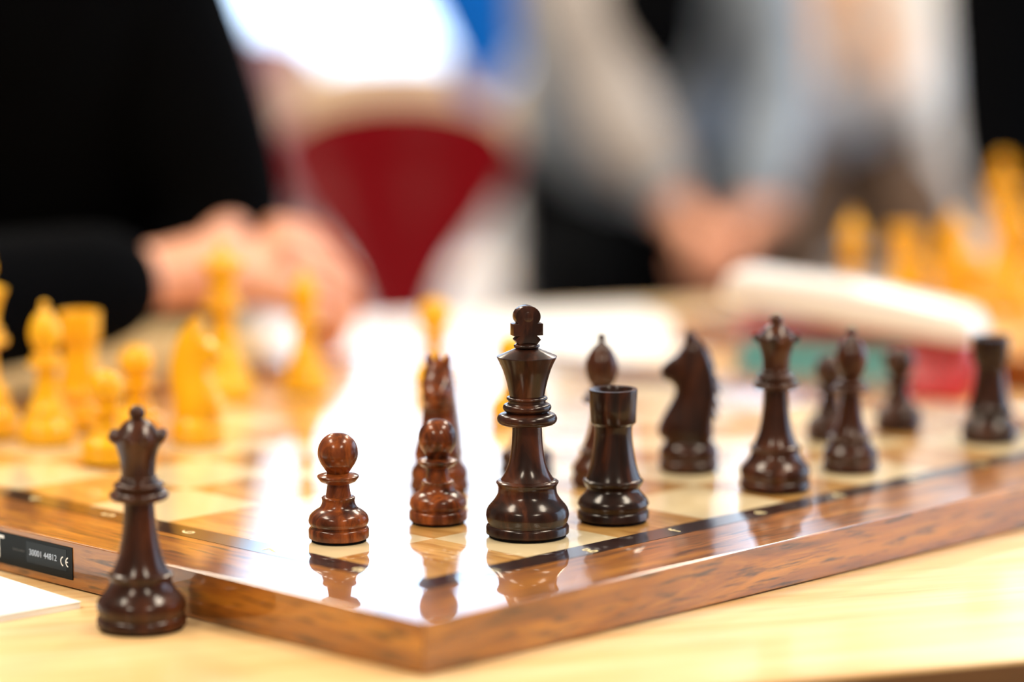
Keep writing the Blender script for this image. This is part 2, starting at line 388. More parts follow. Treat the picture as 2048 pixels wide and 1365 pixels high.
# the maker's plate on the left side face of the frame: looks along -u, reads towards -v
plate = obj('name_plate', bbox(-0.0004, 0.0003, 2.90 * S, 5.6 * S, -0.297 * S, -0.045 * S), PLATE, board, loc=(-FW * S, 0, 0), smooth=False)
def on_plate(name, bm, v, z, m=WHITE, dx=0.0005):
    # local x -> -v, local y -> +z, local z -> -u
    M = Matrix(((0, 0, -1, -dx), (-1, 0, 0, v * S), (0, 1, 0, z * S), (0, 0, 0, 1)))
    bm.transform(M); return obj(name, bm, m, plate, smooth=False)
on_plate('letter', text_bm('T', 0.265 * S, 0.00004), 3.855, -0.172)
on_plate('serial_window', bbox(-.26 * S, .26 * S, -.075 * S, .095 * S, 0, 0.0001), 3.23, -0.165, PLATE2, 0.0004)
on_plate('lettering', text_bm('30001 44812', 0.068 * S, 0.00004), 3.27, -0.155, mat('bluish_print', (0.60, 0.72, 0.92), 0.6), 0.0006)
on_plate('lettering', text_bm('Serial number', 0.028 * S, 0.00004), 3.585, -0.158, mat('dim_print', (0.12, 0.13, 0.14), 0.6), 0.0005)
def ce():
    bm = bmesh.new(); R, w = 0.040, 0.011
    for cx, bar in ((-0.012, False), (0.052, True)):
        pa = [(cx + (R - 0) * math.cos(a), R * math.sin(a)) for a in [math.radians(100 + 160 * k / 12) for k in range(13)]]
        pb = [(cx + (R - w) * math.cos(a), (R - w) * math.sin(a)) for a in [math.radians(100 + 160 * k / 12) for k in range(13)]]
        va = [bm.verts.new((x * S, y * S, 0.00004)) for x, y in pa]; vb = [bm.verts.new((x * S, y * S, 0.00004)) for x, y in pb]
        for k in range(12): bm.faces.new((va[k], va[k + 1], vb[k + 1], vb[k]))
        if bar: box(bm, (cx - R + w * .5) * S, (cx - .008) * S, -w * .45 * S, w * .45 * S, 0, 0.00005)
    return bm
on_plate('conformity_mark', ce(), 2.995, -0.165, WHITE, 0.0005)

board2 = copy_tree(board)
for ch in list(board2.children):
    if ch.name.startswith(('name_plate',)):
        for g in list(ch.children): bpy.data.objects.remove(g)
        bpy.data.objects.remove(ch)
board2.location = B(13.0, -0.6, 0)
tag(board2, 'second chess board on the table behind the red clock, bearing only pale pieces', 'chess board')

# ================================================================== CHESS PIECES (profiles in millimetres)
def base_prof(R, h, neck, zf, rf):
    """felt clearance, foot disc, groove, belly, flange at zf with radius rf, ending at neck radius"""
    k = R / 17.3
    return ([(R - 1.1, 0.9), (R, 1.6), (R, 4.2), (R - .35, 4.9), (R - 1.0, 5.3), (R - 1.0, 5.9)] +
            smooth_curve([(R - .6, 6.4), (R - .1, 8.2), (R, 9.6 * h), (R - .7, 12.2 * h), (R * .80, 15.6 * h), (R * .715, 18.2 * h), (rf - .9, zf - 2.2)], 4) +
            [(rf - .35, zf - .9), (rf, zf - .3), (rf, zf + .1), (rf - .5, zf + .5)])
def collar(r_in, parts):
    """parts: (r, z centre, half height) rounded rings"""
    p = [(r_in, parts[0][1] - parts[0][2] - .2)]
    for r, z, h in parts:
        p += [(r - h * 1.0 if r - h > r_in * .8 else r_in * .9, z - h)] + arc(r - h, z, h, h, -80, 80, 8) + [(r - h * 1.0, z + h)]
    return p
def part(name, prof, m, parent, seg=56):
    bm = bmesh.new(); lathe(bm, prof, seg); return obj(name, bm, m, parent, sharp=40)
def felt(parent, R):
    return part('felt_pad', [(R - 1.7, 0.0), (R - 1.2, 0.15), (R - 1.2, 1.0)], FELT, parent, 40)
def king(m):
    r = empty('chess_king'); felt(r, 17.3)
    part('base', base_prof(17.3, 1, 11, 23, 13.0) + [(11.2, 24.0)], m, r)
    part('stem', smooth_curve([(11.4, 23.6), (9.7, 26.2), (8.2, 29.5), (7.2, 33.5), (6.6, 38), (6.3, 42), (6.1, 47.5)], 4), m, r)
    part('collar', [(6.0, 46.9), (9.5, 47.1)] + arc(9.9, 49.5, 2.6, 2.4, -80, 80, 9) + [(8.8, 52.1), (8.4, 52.5), (8.5, 52.9)] + arc(8.8, 54.3, 1.3, 1.5, -80, 80, 7) + [(8.3, 55.8), (7.7, 56.4), (7.7, 57.4)] + arc(7.8, 58.1, .75, .7, -85, 85, 6) + [(7.3, 59.0)], m, r)
    part('crown', smooth_curve([(7.2, 58.8), (7.9, 62.5), (8.9, 66.5), (10.2, 70.5), (12.3, 75.0)], 4) + [(12.5, 75.4), (12.4, 75.7), (5.0, 78.9), (4.6, 79.0)] + arc(4.7, 80.0, .75, .75, -80, 80, 6) + [(4.2, 80.9), (3.6, 81.0)], m, r)
    # cross: a broad turned knob cut away to leave bulb, arms and lower lozenge
    bm = bmesh.new()
    outl = [(3.6, 80.8), (4.2, 81.3), (5.4, 82.7), (4.2, 84.1), (3.6, 84.4)]
    pts = [(x, z) for x, z in outl] + [(6.3, 84.5), (6.3, 89.4), (4.0, 89.5)] + arc(0, 92.3, 5.3, 4.6, -32, 90, 10)
    full = pts + [(-x, z) for x, z in pts[::-1][1:]]
    y0 = 2.9
    f1 = [bm.verts.new((x * .001, -y0 * .001, z * .001)) for x, z in full]; f2 = [bm.verts.new((x * .001, y0 * .001, z * .001)) for x, z in full]
    bm.faces.new(f1); bm.faces.new(f2[::-1])
    for i in range(len(full)): j = (i + 1) % len(full); bm.faces.new((f1[j], f1[i], f2[i], f2[j]))
    bmesh.ops.recalc_face_normals(bm, faces=bm.faces)
    bevel(bm, 0.0004, 2)
    b2 = bmesh.new(); lathe(b2, [(2.4, 80.5), (3.6, 82.7), (3.1, 85), (3.1, 88.5), (3.6, 89.3)] + arc(0, 92.3, 4.6, 4.5, -40, 88, 8) + [(0, 96.8)], 32, 1.0, .72); merge(bm, b2)
    obj('cross', bm, m, r, sharp=30, rot=(0, 0, math.radians(14)))
    return r
def queen(m):
    r = empty('chess_queen'); felt(r, 17.3)
    part('base', base_prof(17.3, .95, 11, 21.4, 12.6) + [(11.0, 22.4)], m, r)
    part('stem', smooth_curve([(11.2, 22.0), (9.7, 25.0), (8.3, 29), (7.3, 34), (6.5, 40), (6.0, 46), (5.8, 50.5)], 4), m, r)
    part('collar', [(5.7, 50.2), (9, 50.4)] + arc(9.2, 52.2, 2.2, 1.9, -80, 80, 8) + [(8.3, 54.2), (8.0, 54.6)] + arc(8.5, 56.0, 1.2, 1.3, -80, 80, 7) + [(7.5, 57.4), (7.1, 58.0)] + arc(6.9, 58.9, .6, .6, -80, 80, 5) + [(6.7, 59.7)], m, r)
    # crown bowl with eight flared points
    bm = bmesh.new(); lathe(bm, smooth_curve([(6.6, 59.6), (6.7, 63), (7.1, 66.5), (8.0, 70), (9.4, 73.2)], 3) + [(9.7, 74.2), (9.2, 75.2), (8.0, 77.0), (6.0, 79.6), (4.4, 81.0), (2.8, 81.7), (2.2, 82.3), (0, 82.4)], 56)
    obj('crown', bm, m, r, sharp=40)
    for k in range(8):
        a = 2 * PI * k / 8 + .39
        b2 = bmesh.new(); lathe(b2, [(1.0, -3.4), (2.2, -1.2), (2.1, 0.6), (1.5, 1.9), (0.3, 2.5), (0, 2.6)], 12)
        b2.transform(Matrix.Translation((math.cos(a) * .0095, math.sin(a) * .0095, .0752)) @ Matrix.Rotation(a, 4, 'Z') @ Matrix.Rotation(math.radians(48), 4, 'Y'))
        obj('crown_point', b2, m, r, sharp=60)
    part('ball', [(1.6, 81.4), (2.0, 82.0)] + arc(0, 84.1, 3.2, 3.1, -45, 85, 9) + [(0, 87.2)], m, r, 32)
    return r
def bishop(m):
    r = empty('chess_bishop'); felt(r, 14.0)
    part('base', base_prof(14.0, .82, 9, 17.6, 10.6) + [(9.2, 18.5)], m, r)
    part('stem', smooth_curve([(9.4, 18.1), (8.0, 21), (6.6, 25), (5.6, 30), (5.0, 35), (4.8, 39.5)], 4), m, r)
    part('collar', [(4.6, 39.3), (7, 39.4)] + arc(7.4, 41.0, 1.9, 1.6, -80, 80, 7) + [(6.5, 42.7), (6.2, 43.1)] + arc(6.3, 44.3, 1.0, 1.1, -80, 80, 6) + [(5.3, 45.6), (4.6, 46.4)], m, r)
    part('mitre', [(4.2, 46.0)] + smooth_curve([(4.6, 47.0), (6.6, 50.3), (7.8, 54.5), (7.7, 58.5), (6.3, 62.5), (4.2, 65.8), (2.2, 67.9)], 4) + [(1.6, 68.2), (1.5, 68.6)], m, r)
    part('knob', [(1.2, 68.2)] + arc(0, 70.4, 2.3, 2.1, -60, 85, 8) + [(0, 72.5)], m, r, 28)
    return r
def rook(m):
    r = empty('chess_rook'); felt(r, 15.5)
    part('base', base_prof(15.5, .80, 10, 17.9, 13.0) + [(12.0, 18.8)], m, r)
    part('stem', smooth_curve([(12.1, 18.5), (10.9, 21.5), (9.9, 25), (9.0, 30), (8.3, 35), (8.0, 39), (8.3, 42.2)], 4), m, r)
    part('turret', [(8.2, 42.0), (9.6, 43.2), (9.9, 43.6), (10.1, 50), (10.5, 57.2), (10.4, 57.8), (8.7, 57.9), (8.4, 57.5), (8.0, 53.8), (0, 53.2)], m, r)
    return r
def pawn(m):
    r = empty('chess_pawn'); felt(r, 12.7)
    part('base', [(11.6, 1.0), (12.5, 1.5), (12.7, 2.0), (12.7, 5.0), (12.3, 5.7), (11.6, 6.0), (11.5, 6.5)] + smooth_curve([(11.9, 6.8), (12.55, 8.0), (12.6, 9.2), (11.9, 11.2), (10.0, 12.9), (8.0, 14.2), (7.1, 15.8), (6.8, 17.2)], 4) + [(7.0, 18.0), (7.1, 18.5), (6.7, 18.9), (5.5, 19.1)], m, r)
    part('stem', smooth_curve([(5.4, 18.9), (4.95, 21.5), (4.5, 24.6)], 3), m, r)
    part('collar', [(4.4, 24.2), (7.4, 25.4), (8.7, 27.1), (8.8, 27.7), (8.5, 28.0), (5.4, 28.9), (4.7, 29.1)], m, r)
    part('head', [(4.5, 28.8), (4.7, 29.3), (6.0, 31.2)] + smooth_curve([(7.2, 33.0), (8.2, 35.4), (8.45, 37.6), (8.0, 40.4), (6.6, 43.0), (4.4, 44.9), (2.0, 45.8)], 4) + [(0, 46.05)], m, r, 64)
    return r
def knight(m):
    r = empty('chess_knight'); felt(r, 14.0)
    R = 14.0
    part('base', [(R - 1.1, .9), (R, 1.6), (R, 4.6), (R - .8, 5.3), (R - .9, 5.9)] + smooth_curve([(R - .5, 6.3), (R - .1, 8.2), (R - .5, 10.6), (R - 1.8, 12.6), (R - 3.2, 13.8)], 3) + [(R - 3.4, 14.4)], m, r)
    # horse seen from its left side, facing -x ; outline (x, z, half thickness)
    o = [(-10.5, 13.6, 10.0), (-13.6, 16.5, 10.2), (-14.6, 19.6, 10.2), (-13.2, 23.5, 9.8), (-10.6, 28.5, 8.8), (-8.0, 33.0, 8.0), (-6.6, 36.6, 7.4), (-7.0, 39.6, 7.0),
         (-9.2, 41.6, 6.2), (-12.0, 42.8, 5.4), (-13.2, 45.6, 5.2), (-12.6, 49.0, 5.4), (-9.6, 52.0, 6.2), (-6.0, 54.6, 6.8), (-3.4, 58.0, 6.8), (-1.4, 60.8, 6.2), (0.6, 62.4, 5.4),
         (2.6, 62.2, 5.4), (5.6, 59.8, 5.8), (8.8, 55.8, 6.0), (11.4, 49.0, 6.6), (12.9, 42.0, 7.2), (13.2, 35.0, 8.0), (12.2, 28.0, 9.0), (11.4, 22.0, 9.8), (11.6, 17.0, 10.2), (10.4, 13.6, 10.0)]
    pts = smooth_curve(o, 3); n = len(pts); bm = bmesh.new()
    def normal(i):
        a = pts[max(i - 1, 0)]; b = pts[min(i + 1, n - 1)]; d = Vector((b[0] - a[0], b[1] - a[1])); d.normalize(); return Vector((-d.y, d.x))
    # outline runs clockwise (front, top, back): the inward normal is to its right
    layers = []
    for inset, ty in ((0.0, 0.0), (0.25, 0.42), (1.0, 0.72), (2.1, 0.90), (3.4, 1.0)):
        ring = []
        for i in range(n):
            nn = normal(i); x = pts[i][0] - nn.x * -1 * 0; q = Vector((pts[i][0], pts[i][1])) + Vector((-nn.x, -nn.y)) * inset if False else Vector((pts[i][0], pts[i][1])) - nn * inset
            if i in (0, n - 1): q = Vector((pts[i][0] * (1 - inset / 14), pts[i][1]))
            q.y = max(q.y, 13.6)
            ring.append((q.x, q.y, pts[i][2] * ty))
        layers.append(ring)
    for side in (-1, 1):
        rows = [[bm.verts.new((x * .001, side * t * .001, z * .001)) for x, z, t in ring] for ring in layers]
        for a, b in zip(rows, rows[1:]):
            for i in range(n - 1):
                bm.faces.new((a[i], a[i + 1], b[i + 1], b[i]) if side < 0 else (a[i + 1], a[i], b[i], b[i + 1]))
        inner = rows[-1]
        es = [bm.edges.get((inner[i], inner[i + 1])) for i in range(n - 1)] + [bm.edges.new((inner[-1], inner[0]))]
        bmesh.ops.triangle_fill(bm, edges=es, use_beauty=True)
    bmesh.ops.remove_doubles(bm, verts=bm.verts, dist=0.00002)
    bmesh.ops.recalc_face_normals(bm, faces=bm.faces)
    obj('head', bm, m, r, sharp=50)
    for s in (-1, 1):
        b2 = bmesh.new(); lathe(b2, [(2.6, -4), (2.8, 0), (2.2, 2.4), (0.5, 4.4)], 14, 1.0, .7); b2.transform(Matrix.Translation((0.6 * .001, s * .0040, .0612)) @ Matrix.Rotation(-s * .28, 4, 'X'))
        obj('ear', b2, m, r, sharp=60)
        b3 = bmesh.new(); bmesh.ops.create_icosphere(b3, subdivisions=2, radius=.0016); b3.transform(Matrix.Translation((-.0052, s * .0062, .0520)) @ Matrix.Diagonal((1.3, .6, .8, 1)))
        obj('eye', b3, m, r)
        b4 = bmesh.new(); bmesh.ops.create_icosphere(b4, subdivisions=2, radius=.0011); b4.transform(Matrix.Translation((-.0108, s * .0049, .0462)) @ Matrix.Diagonal((1.2, .6, .8, 1)))
        obj('nostril', b4, FELT, r)
    # mane: overlapping ridges down the back of the neck
    for k in range(1, 9):
        i = int(n * (0.635 + 0.031 * k)); x, z, t = pts[i]; b5 = bmesh.new()
        lathe(b5, [(0.2, -4.5), (1.1, -2.5), (1.3, 0), (1.0, 3), (0.2, 4.2)], 10, 1.0, .55)
        b5.transform(Matrix.Translation(((x - 1.0) * .001, 0, z * .001)) @ Matrix.Rotation(math.radians(-32), 4, 'Y') @ Matrix.Diagonal((1, t / 3.4, 1, 1)))
        obj('mane_lock', b5, m, r, sharp=70)
    return r
MAKE = dict(K=king, Q=queen, B=bishop, N=knight, R=rook, P=pawn)
PROTO = {}
def piece(kind, m, loc, label, rz=0.0, group=None, k=1.0, parts=True):
    loc = Vector(loc) + Vector((0, -.10 * S - .016 * max(0.0, loc[1]), 0))
    if kind not in PROTO:
        PROTO[kind] = MAKE[kind](m); r = PROTO[kind]
    else:
        r = copy_tree(PROTO[kind])
        for ch in r.children:
            if ch.data.materials[0] is not FELT:
                ch.material_slots[0].link = 'OBJECT'; ch.material_slots[0].material = m
    r.location = loc; r.rotation_euler = (0, 0, rz); r.scale = (k, k, k)
    for key in ('label', 'group'):
        if key in r: del r[key]
    tag(r, label, 'chess piece', group)
    return r
H = -math.atan2(1, 1) * 0
# --- dark pieces
piece('K', ROSE_DARK, B(1.66, .64), 'tall dark king with a cross on top, in sharp focus near the board corner', 0.0, 'dark chess pieces', 1.015)
piece('P', ROSE_RED, B(.535, 1.555), 'reddish brown pawn in sharp focus, standing alone left of the king', 0.6, 'dark chess pieces')
piece('P', ROSE_RED, B(1.55, 1.52), 'reddish brown pawn between lone sharp pawn and king, in front of a knight', 2.1, 'dark chess pieces', 0.99)
piece('R', ROSE_DARK, B(2.55, .57), 'dark rook just right of the king, with open round turret', 1.0, 'dark chess pieces', 1.0)
piece('N', ROSE_RED, B(2.5, 2.50), 'dark knight seen end-on behind a pawn, left of the king', math.radians(82), 'dark chess pieces', .97)
piece('B', ROSE_BROWN, B(3.61, 1.69), 'dark bishop whose round head rises behind the rook', 0.3, 'dark chess pieces', .98)
piece('P', ROSE_BROWN, B(3.50, 2.47), 'dark pawn almost hidden behind the shaft of the king', 1.3, 'dark chess pieces', .99)
piece('N', ROSE_BROWN, B(4.64, 1.63), 'dark knight in profile looking left', math.radians(-4), 'dark chess pieces', 1.02)
piece('Q', ROSE_BROWN, B(4.47, .52), 'dark queen on the board, between profile knight and bishop', 0.2, 'dark chess pieces', .93)
piece('B', ROSE_BROWN, B(5.59, .62), 'dark bishop right of the queen, overlapping a pawn behind', 1.1, 'dark chess pieces', .95)
piece('P', ROSE_BROWN, B(6.70, 1.74), 'dark pawn half hidden behind the right-hand bishop', 0.2, 'dark chess pieces', .95)
piece('P', ROSE_BROWN, B(7.57, 1.63), 'blurred dark pawn standing left of the red part of the clock', 2.6, 'dark chess pieces', .95)
piece('R', ROSE_DARK, B(7.64, .65), 'blurred dark rook at the far right corner of the board', 0.4, 'dark chess pieces', .92)
piece('Q', ROSE_BROWN, T(-1.35, 1.59), 'captured dark queen standing on the table beside the board', 0.05, 'dark chess pieces', 1.03)
# --- pale pieces
G2 = 'pale chess pieces on the near board'
piece('K', BOX, B(1.50, 7.52), 'pale yellow king cut off by the left edge of the picture', 0.4, G2)
piece('B', BOX, B(1.66, 6.78), 'pale yellow bishop beside the king at far left, before the rook', 0.4, G2, 1.0)
piece('R', BOX, B(2.42, 7.28), 'pale yellow rook standing just behind the left bishop', 0.4, G2, 1.05)
piece('P', BOX, B(1.40, 5.55), 'pale yellow pawn directly behind the head of the captured queen', 0.4, G2, 1.0)
piece('P', BOX, B(2.40, 6.40), 'pale yellow pawn one row behind the pawn above the captured queen', 0.4, G2, 1.05)
piece('N', BOX, B(2.62, 5.80), 'pale yellow knight in profile looking right', math.radians(172), G2, .98)
piece('Q', BOX, B(4.42, 7.60), 'pale yellow queen in front of the player\'s wrist', 0.4, G2, 1.0)
piece('B', BOX, B(5.32, 7.40), 'pale yellow bishop in front of the player\'s knuckles', 0.4, G2, .97)
piece('P', BOX, B(6.38, 6.62), 'pale yellow pawn behind the end-on dark knight', 0.4, G2, 1.12)
piece('P', BOX, B(5.45, 4.58), 'pale yellow pawn peeping out left of the king\'s crown', 0.4, G2, 1.0)
G3 = 'pale chess pieces on the far board'
for kd, u, v, lab, rz, k in (('B', 13.5, 6.9, 'pale bishop on the far board, leftmost above the clock', 0, 1.0), ('R', 14.5, 6.9, 'pale rook on the far board, second from left above the clock', 0, 1.0),
        ('N', 15.5, 6.9, 'pale knight on the far board, left of the tall king', 2.6, 1.0), ('K', 16.5, 6.9, 'tall pale king on the far board, near the right edge', 0, 1.03),
        ('P', 13.5, 5.9, 'pale pawn on the far board in front of the rook', 0, 1), ('P', 14.5, 5.9, 'pale pawn on the far board in front of the knight', 0, 1),
        ('B', 15.5, 5.9, 'pale bishop on the far board, in front of the tall king', 0, 1), ('Q', 17.5, 6.9, 'pale queen on the far board, cut by the right edge', 0, 1),
        ('P', 16.5, 5.9, 'pale pawn on the far board, just beyond the right edge', 0, 1)):
    piece(kd, BOX, B(u, v), lab, rz, G3, k)

# ================================================================== CHESS CLOCK
def clock():
    cx = B(10.44, 4.50, 0, TABLE); ang = math.atan2(-2.4, 1.07) + TH     # long axis
    r = empty('chess_clock', cx, ang)
    L, D, Hh = 0.072, 0.046, 0.043
    # local x along the clock, -y? front faces the camera: front is the side with the smaller world y
    bm = bmesh.new()
    prof = [(0.0, 0.0), (D, 0.0), (D, Hh * .95), (D * .35, Hh), (0.012, Hh * .80), (0.0, 0.010)]
    lo = [bm.verts.new((-L, y, z)) for y, z in prof]; hi = [bm.verts.new((L, y, z)) for y, z in prof]; n = len(prof)
    bm.faces.new(lo); bm.faces.new(hi[::-1])
    for i in range(n): j = (i + 1) % n; bm.faces.new((lo[j], lo[i], hi[i], hi[j]))
    bmesh.ops.recalc_face_normals(bm, faces=bm.faces); bevel(bm, 0.004, 3)
    obj('housing', bm, REDP, r)
    # display set into the sloping front
    a = math.atan2(Hh * .80 - 0.010, 0.012)
    M = Matrix.Translation((0, 0.0, 0.010)) @ Matrix.Rotation(a, 4, 'X')
    hgt = math.hypot(0.012, Hh * .80 - 0.010)
    bz = obj('display_bezel', bbox(-0.070, 0.036, -0.001, hgt - 0.002, 0.0, 0.0022, 0.0008, 2, M), GREYP, r)
    obj('display', bbox(-0.066, 0.032, 0.002, hgt - 0.005, 0.0018, 0.0027, 0, 2, M), TEAL, bz)
    obj('foot_strip', bbox(-L + .006, 0.036, -0.0025, 0.006, 0, 0.009, 0.001), GREYP, r)
    for k in range(3):
        bm = bmesh.new(); lathe(bm, [(0, 0), (3.5, 0), (3.5, 1.6), (2.8, 2.0), (0, 2.1)], 18)
        bm.transform(M @ Matrix.Translation((0.045 + 0.009 * k, 0.014, 0.0016))); obj('button', bm, REDP, r)
    # white rocker, pressed down on the right
    bm = bmesh.new(); pts = [(-0.079, -0.005), (-0.074, 0.011), (0, 0.0135), (0.070, 0.009), (0.079, -0.004), (0.070, -0.008), (0, -0.010), (-0.070, -0.008)]
    f1 = [bm.verts.new((x, -0.004, z)) for x, z in pts]; f2 = [bm.verts.new((x, D - 0.008, z)) for x, z in pts]
    bm.faces.new(f1); bm.faces.new(f2[::-1])
    for i in range(len(pts)): j = (i + 1) % len(pts); bm.faces.new((f1[j], f1[i], f2[i], f2[j]))
    bmesh.ops.recalc_face_normals(bm, faces=bm.faces); bevel(bm, 0.0035, 3)
    obj('rocker', bm, WHITEP, r, loc=(0.001, 0, Hh + 0.010), rot=(0, math.radians(7.5), 0))
    tag(r, 'digital chess clock with red housing, teal display and long white rocker', 'chess clock')
clock()

# ================================================================== PAPERS
def sheet(name, u, v, ang, w, h, th, m, label, cat='paper', lines=True):
    r = empty(name, T(u, v), TH + ang)
    obj('sheet' if th < 0.001 else 'top_sheet', bbox(-w / 2, w / 2, -h / 2, h / 2, th - 0.0003, th), m, r, smooth=False)
    if th >= 0.001: obj('sheet_block', bbox(-w / 2 + .0002, w / 2 - .0004, -h / 2 + .0003, h / 2 - .0002, 0, th - 0.0004), PAPER, r, smooth=False)
    tag(r, label, cat); return r
sheet('score_pad', -2.46, 4.36, math.radians(-5), 0.142, 0.21, 0.0028, PAPER_B, 'white score pad on the table left of the captured queen', 'notepad')
sheet('score_sheet', 12.1, 10.2, math.radians(-32), 0.170, 0.25, 0.0004, PAPER, 'white score sheet on the table behind the king')
sheet('score_sheet', 10.5, 1.2, math.radians(4), 0.085, 0.16, 0.0004, PAPER_B, 'bluish sheet on the table beyond the far right rook')

# ================================================================== CHAIRS
def shell_chair(m):
    r = empty('shell_chair')
    # moulded shell: back (broad rounded top, narrow waist) flowing into the seat; grid of cross sections
    sec = [(0.43, -0.20, 0.17, 0.0), (0.435, -0.10, 0.195, 0.012), (0.43, 0.05, 0.195, 0.016), (0.435, 0.12, 0.15, 0.014), (0.46, 0.17, 0.075, 0.010), (0.52, 0.20, 0.034, 0.006), (0.57, 0.215, 0.038, 0.006), (0.62, 0.228, 0.058, 0.010), (0.67, 0.24, 0.090, 0.018), (0.71, 0.25, 0.110, 0.022), (0.74, 0.257, 0.119, 0.024), (0.762, 0.261, 0.112, 0.020), (0.78, 0.265, 0.090, 0.012), (0.792, 0.268, 0.058, 0.006), (0.798, 0.27, 0.020, 0.0)]
    sec = smooth_curve(sec, 3); bm = bmesh.new(); n = 14; rows = []
    for side in (0, 1):
        rr = []
        for k, (z, y, hw, dish) in enumerate(sec):
            a = sec[max(k - 1, 0)]; b = sec[min(k + 1, len(sec) - 1)]; t = Vector((b[1] - a[1], b[0] - a[0])).normalized(); nn = Vector((t.y, -t.x))
            rr.append([bm.verts.new((hw * (2 * i / n - 1), y - (nn.x * -1) * side * 0.007 - dish * ((2 * i / n - 1) ** 2) * (1 if z > .5 else 0.2), z + (-nn.y * -1) * side * 0.007 + dish * ((2 * i / n - 1) ** 2) * (0 if z > .5 else 1))) for i in range(n + 1)])
        rows.append(rr)
    A, Bk = rows
    for k in range(len(sec) - 1):
        for i in range(n):
            bm.faces.new((A[k][i], A[k][i + 1], A[k + 1][i + 1], A[k + 1][i])); bm.faces.new((Bk[k][i + 1], Bk[k][i], Bk[k + 1][i], Bk[k + 1][i + 1]))
        bm.faces.new((A[k][0], A[k + 1][0], Bk[k + 1][0], Bk[k][0])); bm.faces.new((A[k + 1][n], A[k][n], Bk[k][n], Bk[k + 1][n]))
    for i in range(n):
        bm.faces.new((A[0][i + 1], A[0][i], Bk[0][i], Bk[0][i + 1])); bm.faces.new((A[-1][i], A[-1][i + 1], Bk[-1][i + 1], Bk[-1][i]))
    bmesh.ops.recalc_face_normals(bm, faces=bm.faces)
    obj('shell', bm, m, r, sharp=60)
    for sx in (-1, 1):
        for sy in (-1, 1):
            q = skin_bm({'a': (sx * .14, sy * .12, .425, .011), 'b': (sx * .19, sy * .20 , .2, .011), 'c': (sx * .21, sy * .22, 0.012, .011)}, [('a', 'b'), ('b', 'c')], 'a', 1)
            obj('leg', q, STEEL, r)
    return r
ch0 = shell_chair(REDSH)
# centre x from the picture at about 2.8 m from the camera
ch0.location = (-0.110, 2.04, 0); ch0.scale = (1.15, 1, 1.03); ch0.rotation_euler = (0, 0, math.radians(-3))
tag(ch0, 'glossy deep red moulded chair beyond the table, right of the player\'s hand', 'chair')

def ply_chair():
    r = empty('plywood_chair')
    bm = bmesh.new(); sec = [(0.60, .02), (0.66, .12), (0.72, .172), (0.77, .178), (0.80, .15), (0.815, .08), (.818, .02)]; n = 12; rows = []
    for side in (0, 1):
        rows.append([[bm.verts.new((hw * (2 * i / n - 1), 0.21 + side * 0.010 - 0.04 * (2 * i / n - 1) ** 2 * hw / .178, z)) for i in range(n + 1)] for z, hw in sec])
    A, Bk = rows
    for k in range(len(sec) - 1):
        for i in range(n):
            bm.faces.new((A[k][i], A[k][i + 1], A[k + 1][i + 1], A[k + 1][i])); bm.faces.new((Bk[k][i + 1], Bk[k][i], Bk[k + 1][i], Bk[k + 1][i + 1]))
        bm.faces.new((A[k][0], A[k + 1][0], Bk[k + 1][0], Bk[k][0])); bm.faces.new((A[k + 1][n], A[k][n], Bk[k][n], Bk[k + 1][n]))
    for i in range(n):
        bm.faces.new((A[0][i + 1], A[0][i], Bk[0][i], Bk[0][i + 1])); bm.faces.new((A[-1][i], A[-1][i + 1], Bk[-1][i + 1], Bk[-1][i]))
    bmesh.ops.recalc_face_normals(bm, faces=bm.faces); obj('backrest', bm, BIRCH, r, sharp=60)
    bm = bbox(-.20, .20, -.2, .2, .435, .448, 0.005, 2); obj('seat', bm, BIRCH, r)
    for sx in (-1, 1):
        q = skin_bm({'a': (sx * .16, .22, .68, .010), 'b': (sx * .17, .2, .43, .010), 'c': (sx * .19, .23, 0.012, .010)}, [('a', 'b'), ('b', 'c')], 'a', 1); obj('rear_leg', q, STEEL, r)
        q = skin_bm({'a': (sx * .17, -.17, .43, .010), 'c': (sx * .19, -.2, 0.012, .010)}, [('a', 'c')], 'a', 1); obj('front_leg', q, STEEL, r)
        q = skin_bm({'a': (sx * .17, -.17, .43, .009), 'c': (sx * .17, .2, 0.43, .009)}, [('a', 'c')], 'a', 1); obj('seat_rail', q, STEEL, r)
    return r
pc = ply_chair(); pc.location = (-0.13, 3.85, 0); pc.scale = (1.08, 1, 1); pc.rotation_euler = (0, 0, math.radians(176))
tag(pc, 'pale plywood chair whose curved back rises behind the red chair', 'chair')

